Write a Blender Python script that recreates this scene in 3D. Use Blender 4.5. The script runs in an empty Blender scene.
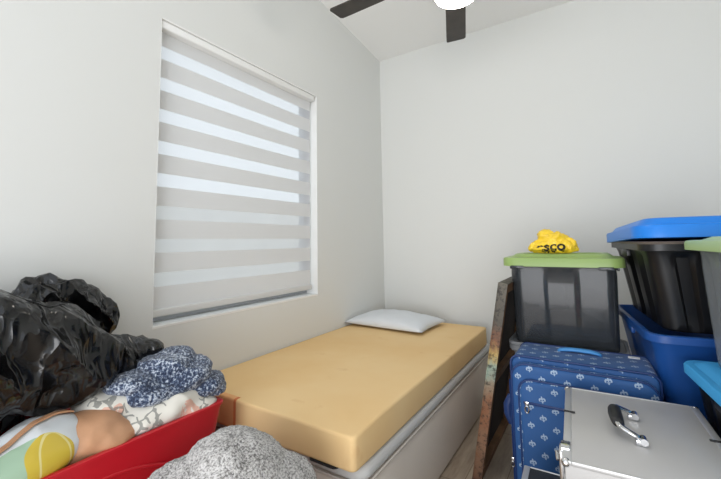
import bpy, bmesh, math, random
from mathutils import Vector, Matrix, Euler, noise
from mathutils.bvhtree import BVHTree
R = math.radians
S = bpy.context.scene
C = S.collection

# ---------------------------------------------------------------- camera
FPX, PIT, ROL, YAW, PY = 368.13, 0.08694, -0.0165, 0.56501, 209.672
F = Vector((-math.sin(YAW)*math.cos(PIT), math.cos(YAW)*math.cos(PIT), math.sin(PIT)))
R0 = Vector((math.cos(YAW), math.sin(YAW), 0)); U0 = R0.cross(F)
RV = R0*math.cos(ROL)+U0*math.sin(ROL); UV_ = -R0*math.sin(ROL)+U0*math.cos(ROL)
cam = bpy.data.objects.new('camera', bpy.data.cameras.new('camera')); C.objects.link(cam)
M = Matrix((RV, UV_, -F)).transposed().to_4x4(); M.translation = Vector((1.705, -3.0883, 1.1975))
cam.matrix_world = M
cam.data.sensor_width = 36; cam.data.lens = FPX/721*36
cam.data.shift_y = (PY-239.5)/721
cam.data.clip_start = 0.02
S.camera = cam

# ---------------------------------------------------------------- world, sun, lights, exposure
w = bpy.data.worlds.new('sky'); S.world = w; w.use_nodes = True
bg = w.node_tree.nodes['Background']
bg.inputs[0].default_value = (0.86, 0.92, 1.0, 1); bg.inputs[1].default_value = 1.4

def area(name, loc, target, sx, sy, power, color=(1, 1, 1)):
    l = bpy.data.lights.new(name, 'AREA'); l.shape = 'RECTANGLE'; l.size = sx; l.size_y = sy
    l.energy = power; l.color = color
    o = bpy.data.objects.new(name, l); C.objects.link(o); o.location = loc
    o.rotation_euler = (Vector(target)-Vector(loc)).to_track_quat('-Z', 'Y').to_euler()
    return o
area('room_fill', (1.7, -5.2, .9), (1.3, -1.0, 2.3), 2.6, 1.8, 72, (0.985, 0.99, 1))  # added fill lamp behind the camera, brightens the room and ceiling
vs = S.view_settings
S.display_settings.display_device = 'sRGB'
vs.view_transform = 'Standard'; vs.look = 'None'; vs.gamma = 1; vs.use_curve_mapping = False
vs.exposure = 0.05

# ---------------------------------------------------------------- materials
def lin(c):
    return tuple(((v/255)/12.92 if v/255 <= 0.04045 else ((v/255+0.055)/1.055)**2.4) for v in c)+(1,)
class NT:
    def __init__(s, m): s.t = m.node_tree; s.n = s.t.nodes; s.l = s.t.links
    def add(s, kind, **kw):
        n = s.n.new(kind)
        for k, v in kw.items():
            if k in n.inputs.keys() if isinstance(k, str) else False: n.inputs[k].default_value = v
            else: setattr(n, k, v)
        return n
    def link(s, a, b): s.l.new(a, b)
    def math(s, op, a, b=None, c=None):
        n = s.n.new('ShaderNodeMath'); n.operation = op
        for i, v in enumerate((a, b, c)):
            if v is None: continue
            if isinstance(v, (int, float)): n.inputs[i].default_value = v
            else: s.l.new(v, n.inputs[i])
        return n.outputs[0]
    def mix(s, fac, a, b):
        n = s.n.new('ShaderNodeMix'); n.data_type = 'RGBA'
        for i, v in ((0, fac), (6, a), (7, b)):
            if isinstance(v, (int, float)): n.inputs[i].default_value = v
            elif isinstance(v, tuple): n.inputs[i].default_value = v
            else: s.l.new(v, n.inputs[i])
        return n.outputs[2]
    def ramp(s, fac, stops, interp='LINEAR'):
        n = s.n.new('ShaderNodeValToRGB'); s.l.new(fac, n.inputs[0]); e = n.color_ramp.elements
        n.color_ramp.interpolation = interp
        while len(e) < len(stops): e.new(0.5)
        for el, (p, c) in zip(e, stops): el.position = p; el.color = c
        return n.outputs[0]
    def noise(s, scale, vec=None, detail=4, rough=.55):
        n = s.n.new('ShaderNodeTexNoise'); n.inputs['Scale'].default_value = scale
        n.inputs['Detail'].default_value = detail; n.inputs['Roughness'].default_value = rough
        if vec is not None: s.l.new(vec, n.inputs['Vector'])
        return n.outputs[0]
    def vor(s, scale, vec=None, out=0, feature='F1'):
        n = s.n.new('ShaderNodeTexVoronoi'); n.feature = feature; n.inputs['Scale'].default_value = scale
        if vec is not None: s.l.new(vec, n.inputs['Vector'])
        return n.outputs[out]
    def coord(s, k='Object'): return s.n.new('ShaderNodeTexCoord').outputs[k]
    def bump(s, h, strength=.3, dist=.01):
        n = s.n.new('ShaderNodeBump'); n.inputs['Strength'].default_value = strength
        n.inputs['Distance'].default_value = dist; s.l.new(h, n.inputs['Height'])
        s.l.new(n.outputs[0], s.n['Principled BSDF'].inputs['Normal'])
def mat(name, col, rough=.6, metal=0, spec=None, coat=0, var=0, vscale=8, bump=0, bscale=80, bdist=.004, rvar=0, alpha=1, sheen=0):
    m = bpy.data.materials.new(name); m.use_nodes = True
    p = m.node_tree.nodes['Principled BSDF']; t = NT(m)
    c = lin(col); p.inputs['Base Color'].default_value = c
    p.inputs['Roughness'].default_value = rough; p.inputs['Metallic'].default_value = metal
    if spec is not None: p.inputs['Specular IOR Level'].default_value = spec
    p.inputs['Coat Weight'].default_value = coat
    p.inputs['Alpha'].default_value = alpha
    p.inputs['Sheen Weight'].default_value = sheen
    co = t.coord()
    if var:
        f = t.noise(vscale, co)
        a = tuple(v*(1-var) for v in c[:3])+(1,); b = tuple(min(1, v*(1+var)) for v in c[:3])+(1,)
        t.link(t.ramp(f, [(.3, a), (.7, b)]), p.inputs['Base Color'])
    if rvar:
        f = t.noise(vscale*2, co)
        t.link(t.math('ADD', t.math('MULTIPLY', f, rvar), rough-rvar/2), p.inputs['Roughness'])
    if bump: t.bump(t.noise(bscale, co), bump, bdist)
    return m

# ---------------------------------------------------------------- object helpers
def tag(o, label=None, cat=None, group=None, kind=None):
    for k, v in (('label', label), ('category', cat), ('group', group), ('kind', kind)):
        if v: o[k] = v
    return o
def link_mesh(name, me, m, parent=None, smooth=None, loc=None):
    o = bpy.data.objects.new(name, me); C.objects.link(o)
    for x in (m if isinstance(m, (list, tuple)) else [m]): me.materials.append(x)
    if parent: o.parent = parent
    if loc is not None: o.location = loc
    if smooth == 'all':
        for p in me.polygons: p.use_smooth = True
    elif smooth:
        for p in me.polygons: p.use_smooth = True
        me.set_sharp_from_angle(angle=R(smooth))
    return o
def obj(name, bm, m, parent=None, smooth=35, loc=None):
    bmesh.ops.recalc_face_normals(bm, faces=bm.faces)
    me = bpy.data.meshes.new(name); bm.to_mesh(me); bm.free()
    return link_mesh(name, me, m, parent, smooth, loc)
def empty(name, loc, rz=0, label=None, cat=None, group=None, rot=None):
    o = bpy.data.objects.new(name, None); C.objects.link(o); o.location = loc
    o.rotation_euler = rot if rot else (0, 0, rz); o.empty_display_size = .1
    return tag(o, label, cat, group)
def box(bm, x0, x1, y0, y1, z0, z1, bev=0, seg=3, mat_index=0):
    vs_ = [bm.verts.new((x, y, z)) for x in (x0, x1) for y in (y0, y1) for z in (z0, z1)]
    fs = [(0, 1, 3, 2), (4, 6, 7, 5), (0, 4, 5, 1), (2, 3, 7, 6), (0, 2, 6, 4), (1, 5, 7, 3)]
    fc = [bm.faces.new([vs_[i] for i in f]) for f in fs]
    for f in fc: f.material_index = mat_index
    if bev:
        es = set(e for f in fc for e in f.edges)
        bmesh.ops.bevel(bm, geom=list(es), offset=bev, segments=seg, profile=.5, affect='EDGES')
def tube(bm, pts, r, n=8, closed=False, cap=True, flat=1.0):
    pts = [Vector(p) for p in pts]; N = len(pts); rings = []
    up = None
    for i, p in enumerate(pts):
        a = pts[(i-1) % N] if (closed or i > 0) else p
        b = pts[(i+1) % N] if (closed or i < N-1) else p
        t = (b-a).normalized()
        if up is None:
            up = Vector((0, 0, 1)) if abs(t.z) < .9 else Vector((1, 0, 0))
        s = t.cross(up).normalized(); up = s.cross(t).normalized()
        rr_ = r[i] if isinstance(r, (list, tuple)) else r
        rings.append([bm.verts.new(p+s*math.cos(2*math.pi*k/n)*rr_+up*math.sin(2*math.pi*k/n)*rr_*flat) for k in range(n)])
    m = N if closed else N-1
    for i in range(m):
        A, B = rings[i], rings[(i+1) % N]
        for k in range(n): bm.faces.new((A[k], A[(k+1) % n], B[(k+1) % n], B[k]))
    if cap and not closed:
        bm.faces.new(rings[0][::-1]); bm.faces.new(rings[-1])
def arc(cx, cy, r, a0, a1, n): return [(cx+r*math.cos(R(a0+(a1-a0)*i/n)), cy+r*math.sin(R(a0+(a1-a0)*i/n))) for i in range(n+1)]
def rrect(x0, x1, y0, y1, r, n=6):
    return arc(x1-r, y1-r, r, 0, 90, n)+arc(x0+r, y1-r, r, 90, 180, n)+arc(x0+r, y0+r, r, 180, 270, n)+arc(x1-r, y0+r, r, 270, 360, n)
def rr(hx, hy, r, nc=5, ns=30):
    pts = []
    cs = [(hx-r, hy-r, 0), (-hx+r, hy-r, 90), (-hx+r, -hy+r, 180), (hx-r, -hy+r, 270)]
    for i, (cx, cy, a0) in enumerate(cs):
        for k in range(nc+1):
            a = R(a0+90*k/nc); pts.append((cx+r*math.cos(a), cy+r*math.sin(a), -1, 0, 0, 0))
        cx2, cy2, a2 = cs[(i+1) % 4]; a = R(a2)
        p0 = (pts[-1][0], pts[-1][1]); p1 = (cx2+r*math.cos(a), cy2+r*math.sin(a))
        for k in range(1, ns):
            t = k/ns; pts.append((p0[0]+(p1[0]-p0[0])*t, p0[1]+(p1[1]-p0[1])*t, i, t, math.cos(R(a0+90)), math.sin(R(a0+90))))
    return pts            # sides: 0 = +y, 1 = -x, 2 = -y, 3 = +x
def loft(bm, levels, rib=None, close_top=True, ns=30):
    """levels: (z, hx, hy, r, rib_amount)"""
    rings = []
    for lv in levels:
        z, hx, hy, r = lv[:4]; ra = lv[4] if len(lv) > 4 else 0
        ring = []
        for (x, y, s, t, nx, ny) in rr(hx, hy, r, ns=ns):
            if ra and s >= 0 and rib:
                o = rib(s, t)*ra; x += nx*o; y += ny*o
            ring.append(bm.verts.new((x, y, z)))
        rings.append(ring)
    for A, B in zip(rings[:-1], rings[1:]):
        n = len(A)
        for k in range(n): bm.faces.new((A[k], A[(k+1) % n], B[(k+1) % n], B[k]))
    bm.faces.new(rings[0][::-1]); bm.faces.new(rings[-1])
def soft(name, ells, voxel, m, parent=None, fn=None, smooth_it=6, loc=(0, 0, 0), floor=None, boxes=()):
    """union of ellipsoids, remeshed into one continuous soft body, creased by fn(p, n) -> offset"""
    loc = Vector(loc); bm = bmesh.new()
    for e in ells:
        c, r = e[0], e[1]; rot = e[2] if len(e) > 2 else (0, 0, 0)
        mt = Matrix.Translation(Vector(c)-loc) @ Euler([R(a) for a in rot]).to_matrix().to_4x4() @ Matrix.Diagonal((*r, 1))
        bmesh.ops.create_icosphere(bm, subdivisions=4, radius=1, matrix=mt)
    me = bpy.data.meshes.new(name); bm.to_mesh(me); bm.free()
    o = bpy.data.objects.new(name, me); C.objects.link(o)
    md = o.modifiers.new('r', 'REMESH'); md.mode = 'VOXEL'; md.voxel_size = voxel
    dg = bpy.context.evaluated_depsgraph_get(); me2 = bpy.data.meshes.new_from_object(o.evaluated_get(dg))
    bpy.data.objects.remove(o); bpy.data.meshes.remove(me)
    bm = bmesh.new(); bm.from_mesh(me2); bpy.data.meshes.remove(me2)
    for i in range(smooth_it): bmesh.ops.smooth_vert(bm, verts=bm.verts, factor=.6, use_axis_x=True, use_axis_y=True, use_axis_z=True)
    bm.normal_update()
    if fn:
        offs = [fn(v.co+loc, v.normal) for v in bm.verts]
        ns_ = [v.normal.copy() for v in bm.verts]
        for v, d, n in zip(bm.verts, offs, ns_): v.co += n*d if isinstance(d, float) else d
    if floor is not None:
        for v in bm.verts:
            if v.co.z+loc.z < floor: v.co.z = floor-loc.z
    for ax, lo in boxes:
        for v in bm.verts:
            if v.co[ax]+loc[ax] < lo: v.co[ax] = lo-loc[ax]
    me = bpy.data.meshes.new(name); bm.to_mesh(me); bm.free()
    o = link_mesh(name, me, m, parent, 'all')
    if parent is None: o.location = loc
    else: o.location = loc-parent.location
    return o
def ridge(p, f, seed=0): return 1-abs(noise.noise(Vector((p[0]*f+seed, p[1]*f, p[2]*f))))*2.2
def nz(p, f, seed=0): return noise.noise(Vector((p[0]*f+seed, p[1]*f+seed, p[2]*f)))

# ---------------------------------------------------------------- setting
M_wall = mat('wall_paint', (224, 225, 222), .7, bump=.05, bscale=220, bdist=.001)
M_ceil = mat('ceiling_paint', (243, 243, 241), .8)
M_trim = mat('white_trim', (240, 240, 238), .45)
M_alu = mat('window_aluminium', (165, 167, 169), .4, metal=.2)

Y1, Y2, Z1, Z2 = -2.165, -0.989, 0.820, 2.297      # window opening
bm = bmesh.new()
box(bm, -.14, 0, -3.9, Y1, 0, 3.6); box(bm, -.14, 0, Y2, 0.12, 0, 3.2)
box(bm, -.14, 0, Y1, Y2, 0, Z1); box(bm, -.14, 0, Y1, Y2, Z2, 3.4)
tag(obj('wall_left', bm, M_wall, smooth=None), kind='structure')
bm = bmesh.new(); box(bm, 0, 3.1, 0, .12, 0, 3.1)
tag(obj('wall_far', bm, M_wall, smooth=None), kind='structure')
bm = bmesh.new(); box(bm, 3.0, 3.12, -3.9, 0, 0, 3.6)
tag(obj('wall_right', bm, M_wall, smooth=None), kind='structure')
bm = bmesh.new()
v = [bm.verts.new(p) for p in ((-.14, .12, 2.966), (3.12, .12, 2.966), (3.12, -4.0, 2.978+.11*4), (-.14, -4.0, 2.978+.11*4))]
v2 = [bm.verts.new(q.co+Vector((0, 0, .1))) for q in v]
bm.faces.new(v); bm.faces.new(v2[::-1])
for i in range(4): bm.faces.new((v[i], v2[i], v2[(i+1) % 4], v[(i+1) % 4]))
tag(obj('ceiling', bm, M_ceil, smooth=None), kind='structure')

mf = bpy.data.materials.new('wood_look_floor'); mf.use_nodes = True; t = NT(mf); p = t.n['Principled BSDF']
co = t.coord(); mp = t.n.new('ShaderNodeMapping'); t.link(co, mp.inputs[0]); mp.inputs['Scale'].default_value = (9, 1.1, 1)
g = t.noise(3, mp.outputs[0], 8, .65)
br = t.n.new('ShaderNodeTexBrick'); t.link(co, br.inputs['Vector'])
mp2 = t.n.new('ShaderNodeMapping'); mp2.inputs['Rotation'].default_value = (0, 0, R(90)); t.link(co, mp2.inputs[0]); t.link(mp2.outputs[0], br.inputs['Vector'])
br.inputs['Scale'].default_value = 1; br.inputs['Brick Width'].default_value = 1.2; br.inputs['Row Height'].default_value = .18
br.inputs['Mortar Size'].default_value = .0025; br.inputs['Color1'].default_value = (1, 1, 1, 1); br.inputs['Color2'].default_value = (.86, .86, .86, 1)
br.inputs['Mortar'].default_value = (.5, .48, .45, 1)
cr = t.ramp(g, [(.3, lin((150, 132, 114))), (.7, lin((196, 180, 160)))])
mx = t.n.new('ShaderNodeMix'); mx.data_type = 'RGBA'; mx.blend_type = 'MULTIPLY'; mx.inputs[0].default_value = 1
t.link(cr, mx.inputs[6]); t.link(br.outputs[0], mx.inputs[7]); t.link(mx.outputs[2], p.inputs['Base Color']); p.inputs['Roughness'].default_value = .4
bm = bmesh.new(); box(bm, -.14, 3.12, -6.5, .12, -.1, 0)
tag(obj('floor', bm, mf, smooth=None), kind='structure')
M_base = M_trim
bm = bmesh.new(); box(bm, 0, 3.0, -.014, 0, 0, .1, .003, 2)
tag(obj('baseboard_far', bm, M_base), kind='structure')

# outside
M_out = mat('pale_stucco', (226, 222, 214), .9, var=.10, vscale=1.5)
M_lawn = mat('pale_ground', (150, 155, 140), .95, var=.2, vscale=3)
bm = bmesh.new(); box(bm, -30, -.3, -14, 12, -.3, -.2)
tag(obj('ground_outside', bm, M_lawn, smooth=None), kind='structure')
bm = bmesh.new(); box(bm, -6.2, -6, -12, 11, -.2, 2.3)
tag(obj('wall_garden', bm, M_out, smooth=None), kind='structure')

# window lining and sash
bm = bmesh.new()
box(bm, -.135, .0005, Y1, Y1+.002, Z1, Z2); box(bm, -.135, .0005, Y2-.002, Y2, Z1, Z2)
box(bm, -.135, .0005, Y1, Y2, Z2-.006, Z2); box(bm, -.135, .002, Y1, Y2, Z1, Z1+.010, .001, 2)
tag(obj('trim_1', bm, M_trim, smooth=None), kind='structure')
we = empty('window_1', (0, 0, 0)); tag(we, kind='structure')
bm = bmesh.new()
box(bm, -.135, -.095, Y1+.012, Y1+.05, Z1+.016, Z2-.012); box(bm, -.135, -.095, Y2-.05, Y2-.012, Z1+.016, Z2-.012)
box(bm, -.135, -.095, Y1+.05, Y2-.05, Z1+.016, Z1+.058); box(bm, -.135, -.095, Y1+.05, Y2-.05, Z2-.05, Z2-.012)
obj('window_frame', bm, M_alu, we, smooth=None)
mg = bpy.data.materials.new('window_glass'); mg.use_nodes = True; t = NT(mg); t.n.remove(t.n['Principled BSDF'])
tr = t.n.new('ShaderNodeBsdfTransparent'); tr.inputs[0].default_value = (.96, .98, .97, 1); gl = t.n.new('ShaderNodeBsdfGlossy'); gl.inputs['Roughness'].default_value = .02
ms = t.n.new('ShaderNodeMixShader'); ms.inputs[0].default_value = .05
t.link(tr.outputs[0], ms.inputs[1]); t.link(gl.outputs[0], ms.inputs[2]); t.link(ms.outputs[0], t.n['Material Output'].inputs[0])
bm = bmesh.new(); box(bm, -.118, -.114, Y1+.04, Y2-.04, Z1+.05, Z2-.04)
obj('window_pane', bm, mg, we, smooth=None)

# ---------------------------------------------------------------- zebra blind
def cloth_mat(name, col, transp, translu):
    m = bpy.data.materials.new(name); m.use_nodes = True; t = NT(m); t.n.remove(t.n['Principled BSDF'])
    d = t.n.new('ShaderNodeBsdfDiffuse'); d.inputs[0].default_value = lin(col)
    tl = t.n.new('ShaderNodeBsdfTranslucent'); tl.inputs[0].default_value = lin(col)
    tp = t.n.new('ShaderNodeBsdfTransparent')
    a = t.n.new('ShaderNodeMixShader'); a.inputs[0].default_value = translu; t.link(d.outputs[0], a.inputs[1]); t.link(tl.outputs[0], a.inputs[2])
    b = t.n.new('ShaderNodeMixShader'); b.inputs[0].default_value = transp; t.link(a.outputs[0], b.inputs[1]); t.link(tp.outputs[0], b.inputs[2])
    t.link(b.outputs[0], t.n['Material Output'].inputs[0]); return m
M_op = cloth_mat('blind_opaque_band', (226, 226, 226), 0, .16)
M_sh = cloth_mat('blind_sheer_band', (240, 240, 246), .36, .5)
bl = empty('zebra_blind', (-.05, (Y1+Y2)/2, Z2-.012), label='white zebra roller blind with sheer and solid bands hanging in the window', cat='window blind')
o0 = bl.location
yA, yB = Y1+.006, Y2-.016
bm = bmesh.new(); box(bm, -.028, .044, yA+.0-o0.y, yB-o0.y, -.034, .0055, .008, 3)
obj('headrail', bm, M_trim, bl)
bm = bmesh.new(); xf = 0.0
zs = [(2.262, 0)]
z = 2.262; edges = []
for k in range(9):
    t0 = 2.180-.1590*k
    edges.append((t0, t0-.065))
cur = 2.262; segs = []
for a, b in edges:
    if b < .9: break
    segs.append((cur, a, 0)); segs.append((a, b, 1)); cur = b
segs.append((cur, .888, 0))
ny = 24
for (za, zb, mi) in segs:
    nzs = 4; rows = []
    for i in range(nzs+1):
        zz = za+(zb-za)*i/nzs
        rows.append([bm.verts.new((xf+.0015*math.sin(7*(j/ny)+zz*3), yA+.006+(yB-yA-.012)*j/ny-o0.y, zz-o0.z)) for j in range(ny+1)])
    for i in range(nzs):
        for j in range(ny):
            f = bm.faces.new((rows[i][j], rows[i][j+1], rows[i+1][j+1], rows[i+1][j])); f.material_index = mi
obj('fabric', bm, [M_op, M_sh], bl, 'all')
bm = bmesh.new(); box(bm, -.014, .014, yA+.002-o0.y, yB-.002-o0.y, .862-o0.z, .898-o0.z, .009, 4)
obj('bottom_rail', bm, mat('blind_rail', (214, 214, 212), .5), bl)

# ---------------------------------------------------------------- ceiling fan
fan = empty('ceiling_fan', (1.226, -1.468, 3.135), label='dark bladed ceiling fan with a lit round white lamp under its hub', cat='ceiling fan')
M_blade = mat('dark_fan_wood', (54, 48, 43), .45, var=.25, vscale=14)
M_fanm = mat('dark_fan_metal', (40, 38, 36), .35, metal=.6)
def lathe(bm, prof, n=40, cx=0, cy=0):
    rings = [[bm.verts.new((cx+r*math.cos(2*math.pi*k/n), cy+r*math.sin(2*math.pi*k/n), z)) for k in range(n)] for r, z in prof]
    for A, B in zip(rings[:-1], rings[1:]):
        for k in range(n): bm.faces.new((A[k], A[(k+1) % n], B[(k+1) % n], B[k]))
    bm.faces.new(rings[0]); bm.faces.new(rings[-1][::-1])
hz = 2.5-3.135
bm = bmesh.new(); lathe(bm, [(.02, .01), (.07, 0), (.07, -.02), (.045, -.07), (.018, -.08)]); obj('canopy', bm, M_fanm, fan)
bm = bmesh.new(); lathe(bm, [(.013, -.07), (.013, hz+.08)], 16); obj('downrod', bm, M_fanm, fan)
bm = bmesh.new(); lathe(bm, [(.02, hz+.12), (.05, hz+.1), (.11, hz+.075), (.13, hz+.03), (.13, hz-.01), (.105, hz-.03), (.09, hz-.035)]); obj('motor_housing', bm, M_fanm, fan)
for k in range(5):
    a = R(107.5+72*k)
    e = bmesh.new()
    L = .70; wv = .118
    prof = [(.17, -.035), (.22, -.052), (.64, -.06), (L-.012, -.06), (L, -.048), (L, .052), (L-.01, .06), (.64, .06), (.22, .052), (.17, .035)]
    top = [e.verts.new((x, y, .004-y*.10)) for x, y in prof]; bot = [e.verts.new((x, y, -.004-y*.10)) for x, y in prof]
    e.faces.new(top); e.faces.new(bot[::-1])
    for i in range(len(prof)): e.faces.new((top[i], bot[i], bot[(i+1) % len(prof)], top[(i+1) % len(prof)]))
    bo = obj('blade', e, M_blade, fan, None); bo.location = (0, 0, hz); bo.rotation_euler = (0, 0, a)
    e = bmesh.new(); box(e, .09, .24, -.02, .02, .002, .01, .002, 2)
    br_ = obj('blade_bracket', e, M_fanm, bo, None)
me_ = bpy.data.materials.new('lamp_glow'); me_.use_nodes = True
pp = me_.node_tree.nodes['Principled BSDF']; pp.inputs['Base Color'].default_value = (.9, .88, .84, 1)
pp.inputs['Emission Color'].default_value = (1, .93, .84, 1); pp.inputs['Emission Strength'].default_value = 22
bm = bmesh.new(); lathe(bm, [(.05, hz-.03), (.055, hz-.06), (.085, hz-.07), (.085, hz-.088)]); obj('lamp_holder', bm, M_fanm, fan, 40)
bm = bmesh.new(); lathe(bm, [(.085, hz-0.097), (.102, hz-0.106), (.108, hz-0.124), (.106, hz-0.146), (.094, hz-0.17), (.070, hz-0.185), (.035, hz-0.193), (.008, hz-0.195)]); obj('lamp_shade', bm, me_, fan, 'all')

# ---------------------------------------------------------------- bed base mattress
M_matt = mat('grey_beige_mattress_fabric', (214, 204, 192), .8, bump=.15, bscale=60, bdist=.003, var=.04, vscale=3)
M_pipe = mat('mattress_piping', (200, 192, 182), .8)
bed = empty('mattress', (.499, -1.02, 0), label='grey-beige mattress under the yellow foam pad, long side against the window wall', cat='mattress')
def slab(bm, hx, hy, z0, z1, r, rc, n=5, wob=0, ns=30):
    lv = []
    for i in range(n+1):
        a = R(90*i/n); lv.append((z0+r*(1-math.sin(R(90)*i/n)) if 0 else z0+r*(1-math.cos(a)), hx-r*(1-math.sin(a)), hy-r*(1-math.sin(a)), rc))
    for i in range(n+1):
        a = R(90*i/n); lv.append((z1-r*(1-math.sin(a)), hx-r*(1-math.cos(a)), hy-r*(1-math.cos(a)), rc))
    loft(bm, lv, ns=ns)
bm = bmesh.new(); slab(bm, .478, .93, .0, .35, .03, .05)
for v in bm.verts:
    if .03 < v.co.z < .32: 
        d = .010*math.sin((v.co.z-.03)/.29*math.pi)+.004*nz(v.co, 6)
        if v.co.x > .3: v.co.x += d+.004
        if v.co.y < -.8: v.co.y -= d
obj('lower_section', bm, M_matt, bed, 'all')
bm = bmesh.new(); slab(bm, .482, .935, .352, .4065, .024, .05)
obj('upper_section', bm, mat('grey_mattress_band', (200, 200, 198), .75, bump=.1, bscale=60), bed, 'all')
bm = bmesh.new(); tube(bm, [(x, y, .351) for x, y in rrect(-.481, .481, -.935, .935, .05)], .005, 8, True); obj('piping', bm, M_pipe, bed, 'all')

# foam pad
mfm = bpy.data.materials.new('yellow_foam'); mfm.use_nodes = True; t = NT(mfm); p = t.n['Principled BSDF']; co = t.coord()
base = t.ramp(t.noise(2.2, co, 3), [(.35, lin((236, 198, 140))), (.65, lin((241, 208, 154)))])
st = t.ramp(t.noise(7, co, 5), [(.66, (0, 0, 0, 1)), (.74, (1, 1, 1, 1))])
base = t.mix(t.math('MULTIPLY', st, .25), base, lin((205, 150, 95)))
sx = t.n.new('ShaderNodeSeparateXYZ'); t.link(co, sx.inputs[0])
# a narrow orange stain on the foot edge, then painted bounce from the red bin
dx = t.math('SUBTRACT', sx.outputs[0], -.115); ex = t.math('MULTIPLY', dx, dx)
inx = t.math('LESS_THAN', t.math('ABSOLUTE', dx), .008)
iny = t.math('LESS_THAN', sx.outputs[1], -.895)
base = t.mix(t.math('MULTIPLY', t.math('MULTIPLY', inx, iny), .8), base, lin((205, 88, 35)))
red_bounce = t.math('MULTIPLY', t.math('LESS_THAN', t.math('ABSOLUTE', t.math('SUBTRACT', sx.outputs[0], -.18)), t.math('ADD', .04, t.math('MULTIPLY', t.noise(20, co, 2), .04))), iny)
base = t.mix(t.math('MULTIPLY', red_bounce, .45), base, lin((236, 140, 76)))  # orange wash paints light bounced off the red bin into the foam colour
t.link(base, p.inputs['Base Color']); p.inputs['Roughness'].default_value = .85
t.bump(t.noise(140, co, 2), .12, .003)
bm = bmesh.new()
NX, NY = 30, 50; HX, HY, ZB, ZT = .483, .91, .414, .541
lv = [(ZB, HX-.008, HY-.008, .02), (ZB+.004, HX-.001, HY-.001, .022), (ZB+.012, HX, HY, .022), (ZT-.012, HX, HY, .022), (ZT-.004, HX-.002, HY-.002, .022), (ZT-.001, HX-.006, HY-.006, .022), (ZT, HX-.012, HY-.012, .02), (ZT, HX-.2, HY-.2, .02), (ZT, .1, .5, .02)]
loft(bm, lv, ns=40)
for v in bm.verts:
    if v.co.y < -.7:                      # the foot end droops a little at the middle
        k = (-.7-v.co.y)/.21; xx = v.co.x
        v.co.z -= .010*k*math.exp(-((xx-.40)/.3)**2)*(1 if v.co.z > .5 else 0)
        v.co.y -= .012*k*math.exp(-((xx+.1)/.3)**2)
    v.co.z += .0015*nz(v.co, 4)
for v in bm.verts: v.co.z -= .414
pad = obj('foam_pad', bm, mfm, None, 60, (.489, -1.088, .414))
tag(pad, 'yellow foam mattress pad lying bare on the grey mattress', 'mattress pad')
# dark cloth peeping out beneath the pad
M_blk = mat('black_cloth', (18, 18, 20), .8)
bm = bmesh.new(); slab(bm, .065, .04, 0, .007, .003, .02, 2, ns=6)
for v in bm.verts: v.co.z += .0025+.0015*nz(v.co, 20)
tag(obj('folded_cloth', bm, M_blk, None, 'all', (.835, -1.965, .4068)), 'black cloth pinched under the foot end of the yellow foam pad', 'cloth')

# pillow
def pillow(name, hx, hy, th, m, loc, rz):
    n = 34; bm = bmesh.new(); g = {}
    for sgn in (1, -1):
        for i in range(n+1):
            for j in range(n+1):
                u = -1+2*i/n; v_ = -1+2*j/n
                if sgn == -1 and (i in (0, n) or j in (0, n)): g[(sgn, i, j)] = g[(1, i, j)]; continue
                h = ((1-u**2)*(1-v_**2))**.42
                px = hx*u*(1-.10*(1-abs(v_)**2)*abs(u)**3) if 0 else hx*u*(1-.05*(1-v_**2)); py = hy*v_*(1-.07*(1-u**2))
                z = sgn*h*th*(1 if sgn > 0 else .35)
                if sgn > 0: z += (.010*nz((px, py, 0), 9)+.005*nz((px, py, 3), 22))*h
                g[(sgn, i, j)] = bm.verts.new((px, py, z))
        for i in range(n):
            for j in range(n): bm.faces.new((g[(sgn, i, j)], g[(sgn, i+1, j)], g[(sgn, i+1, j+1)], g[(sgn, i, j+1)]))
    o = obj(name, bm, m, None, 'all', loc); o.rotation_euler = (0, 0, rz); return o
M_pil = mat('pale_grey_pillowcase', (222, 226, 230), .85, bump=.2, bscale=90, bdist=.003)
pl = pillow('pillow', .335, .22, .078, M_pil, (.342, -.455, .570), R(-3))
tag(pl, 'thin pale grey pillow at the head of the bed in the corner', 'pillow')

# ---------------------------------------------------------------- leaning canvas
can = empty('canvas_picture', (1.110, -.80, .0), rot=(0, R(9.9), 0), label='large unframed canvas picture leaning on the bins, earthy brown and gold edge', cat='picture')
mc = bpy.data.materials.new('painted_canvas_edge'); mc.use_nodes = True; t = NT(mc); p = t.n['Principled BSDF']; co = t.coord()
sx = t.n.new('ShaderNodeSeparateXYZ'); t.link(co, sx.inputs[0])
n1 = t.noise(9, co, 8, .7)
zz = t.math('ADD', sx.outputs[2], t.math('MULTIPLY', t.math('SUBTRACT', n1, .5), .35))
base = t.ramp(zz, [(0, lin((96, 66, 50))), (.2, lin((138, 104, 80))), (.36, lin((140, 92, 62))), (.48, lin((150, 134, 112))), (.56, lin((150, 168, 152))), (.62, lin((190, 160, 96))), (.70, lin((128, 84, 58))), (.8, lin((82, 76, 66))), (1, lin((98, 92, 80)))])
vn = t.ramp(t.noise(34, co, 6, .75), [(.4, lin((60, 42, 32))), (.5, (1, 1, 1, 1)), (.6, (1, 1, 1, 1)), (.66, lin((255, 215, 150)))])
mx = t.n.new('ShaderNodeMix'); mx.data_type = 'RGBA'; mx.blend_type = 'MULTIPLY'; mx.inputs[0].default_value = .8
t.link(base, mx.inputs[6]); t.link(vn, mx.inputs[7]); t.link(mx.outputs[2], p.inputs['Base Color']); p.inputs['Roughness'].default_value = .5
HL, HH = .35, 1.0
bm = bmesh.new(); box(bm, 0, .008, -HL, HL, 0, HH, .002, 1)
box(bm, 0.008, .046, -HL, -HL+.004, 0, HH); box(bm, .008, .046, HL-.004, HL, 0, HH); box(bm, .008, .046, -HL+.004, HL-.004, HH-.004, HH); box(bm, .008, .046, -HL+.004, HL-.004, 0, .004)
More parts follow.
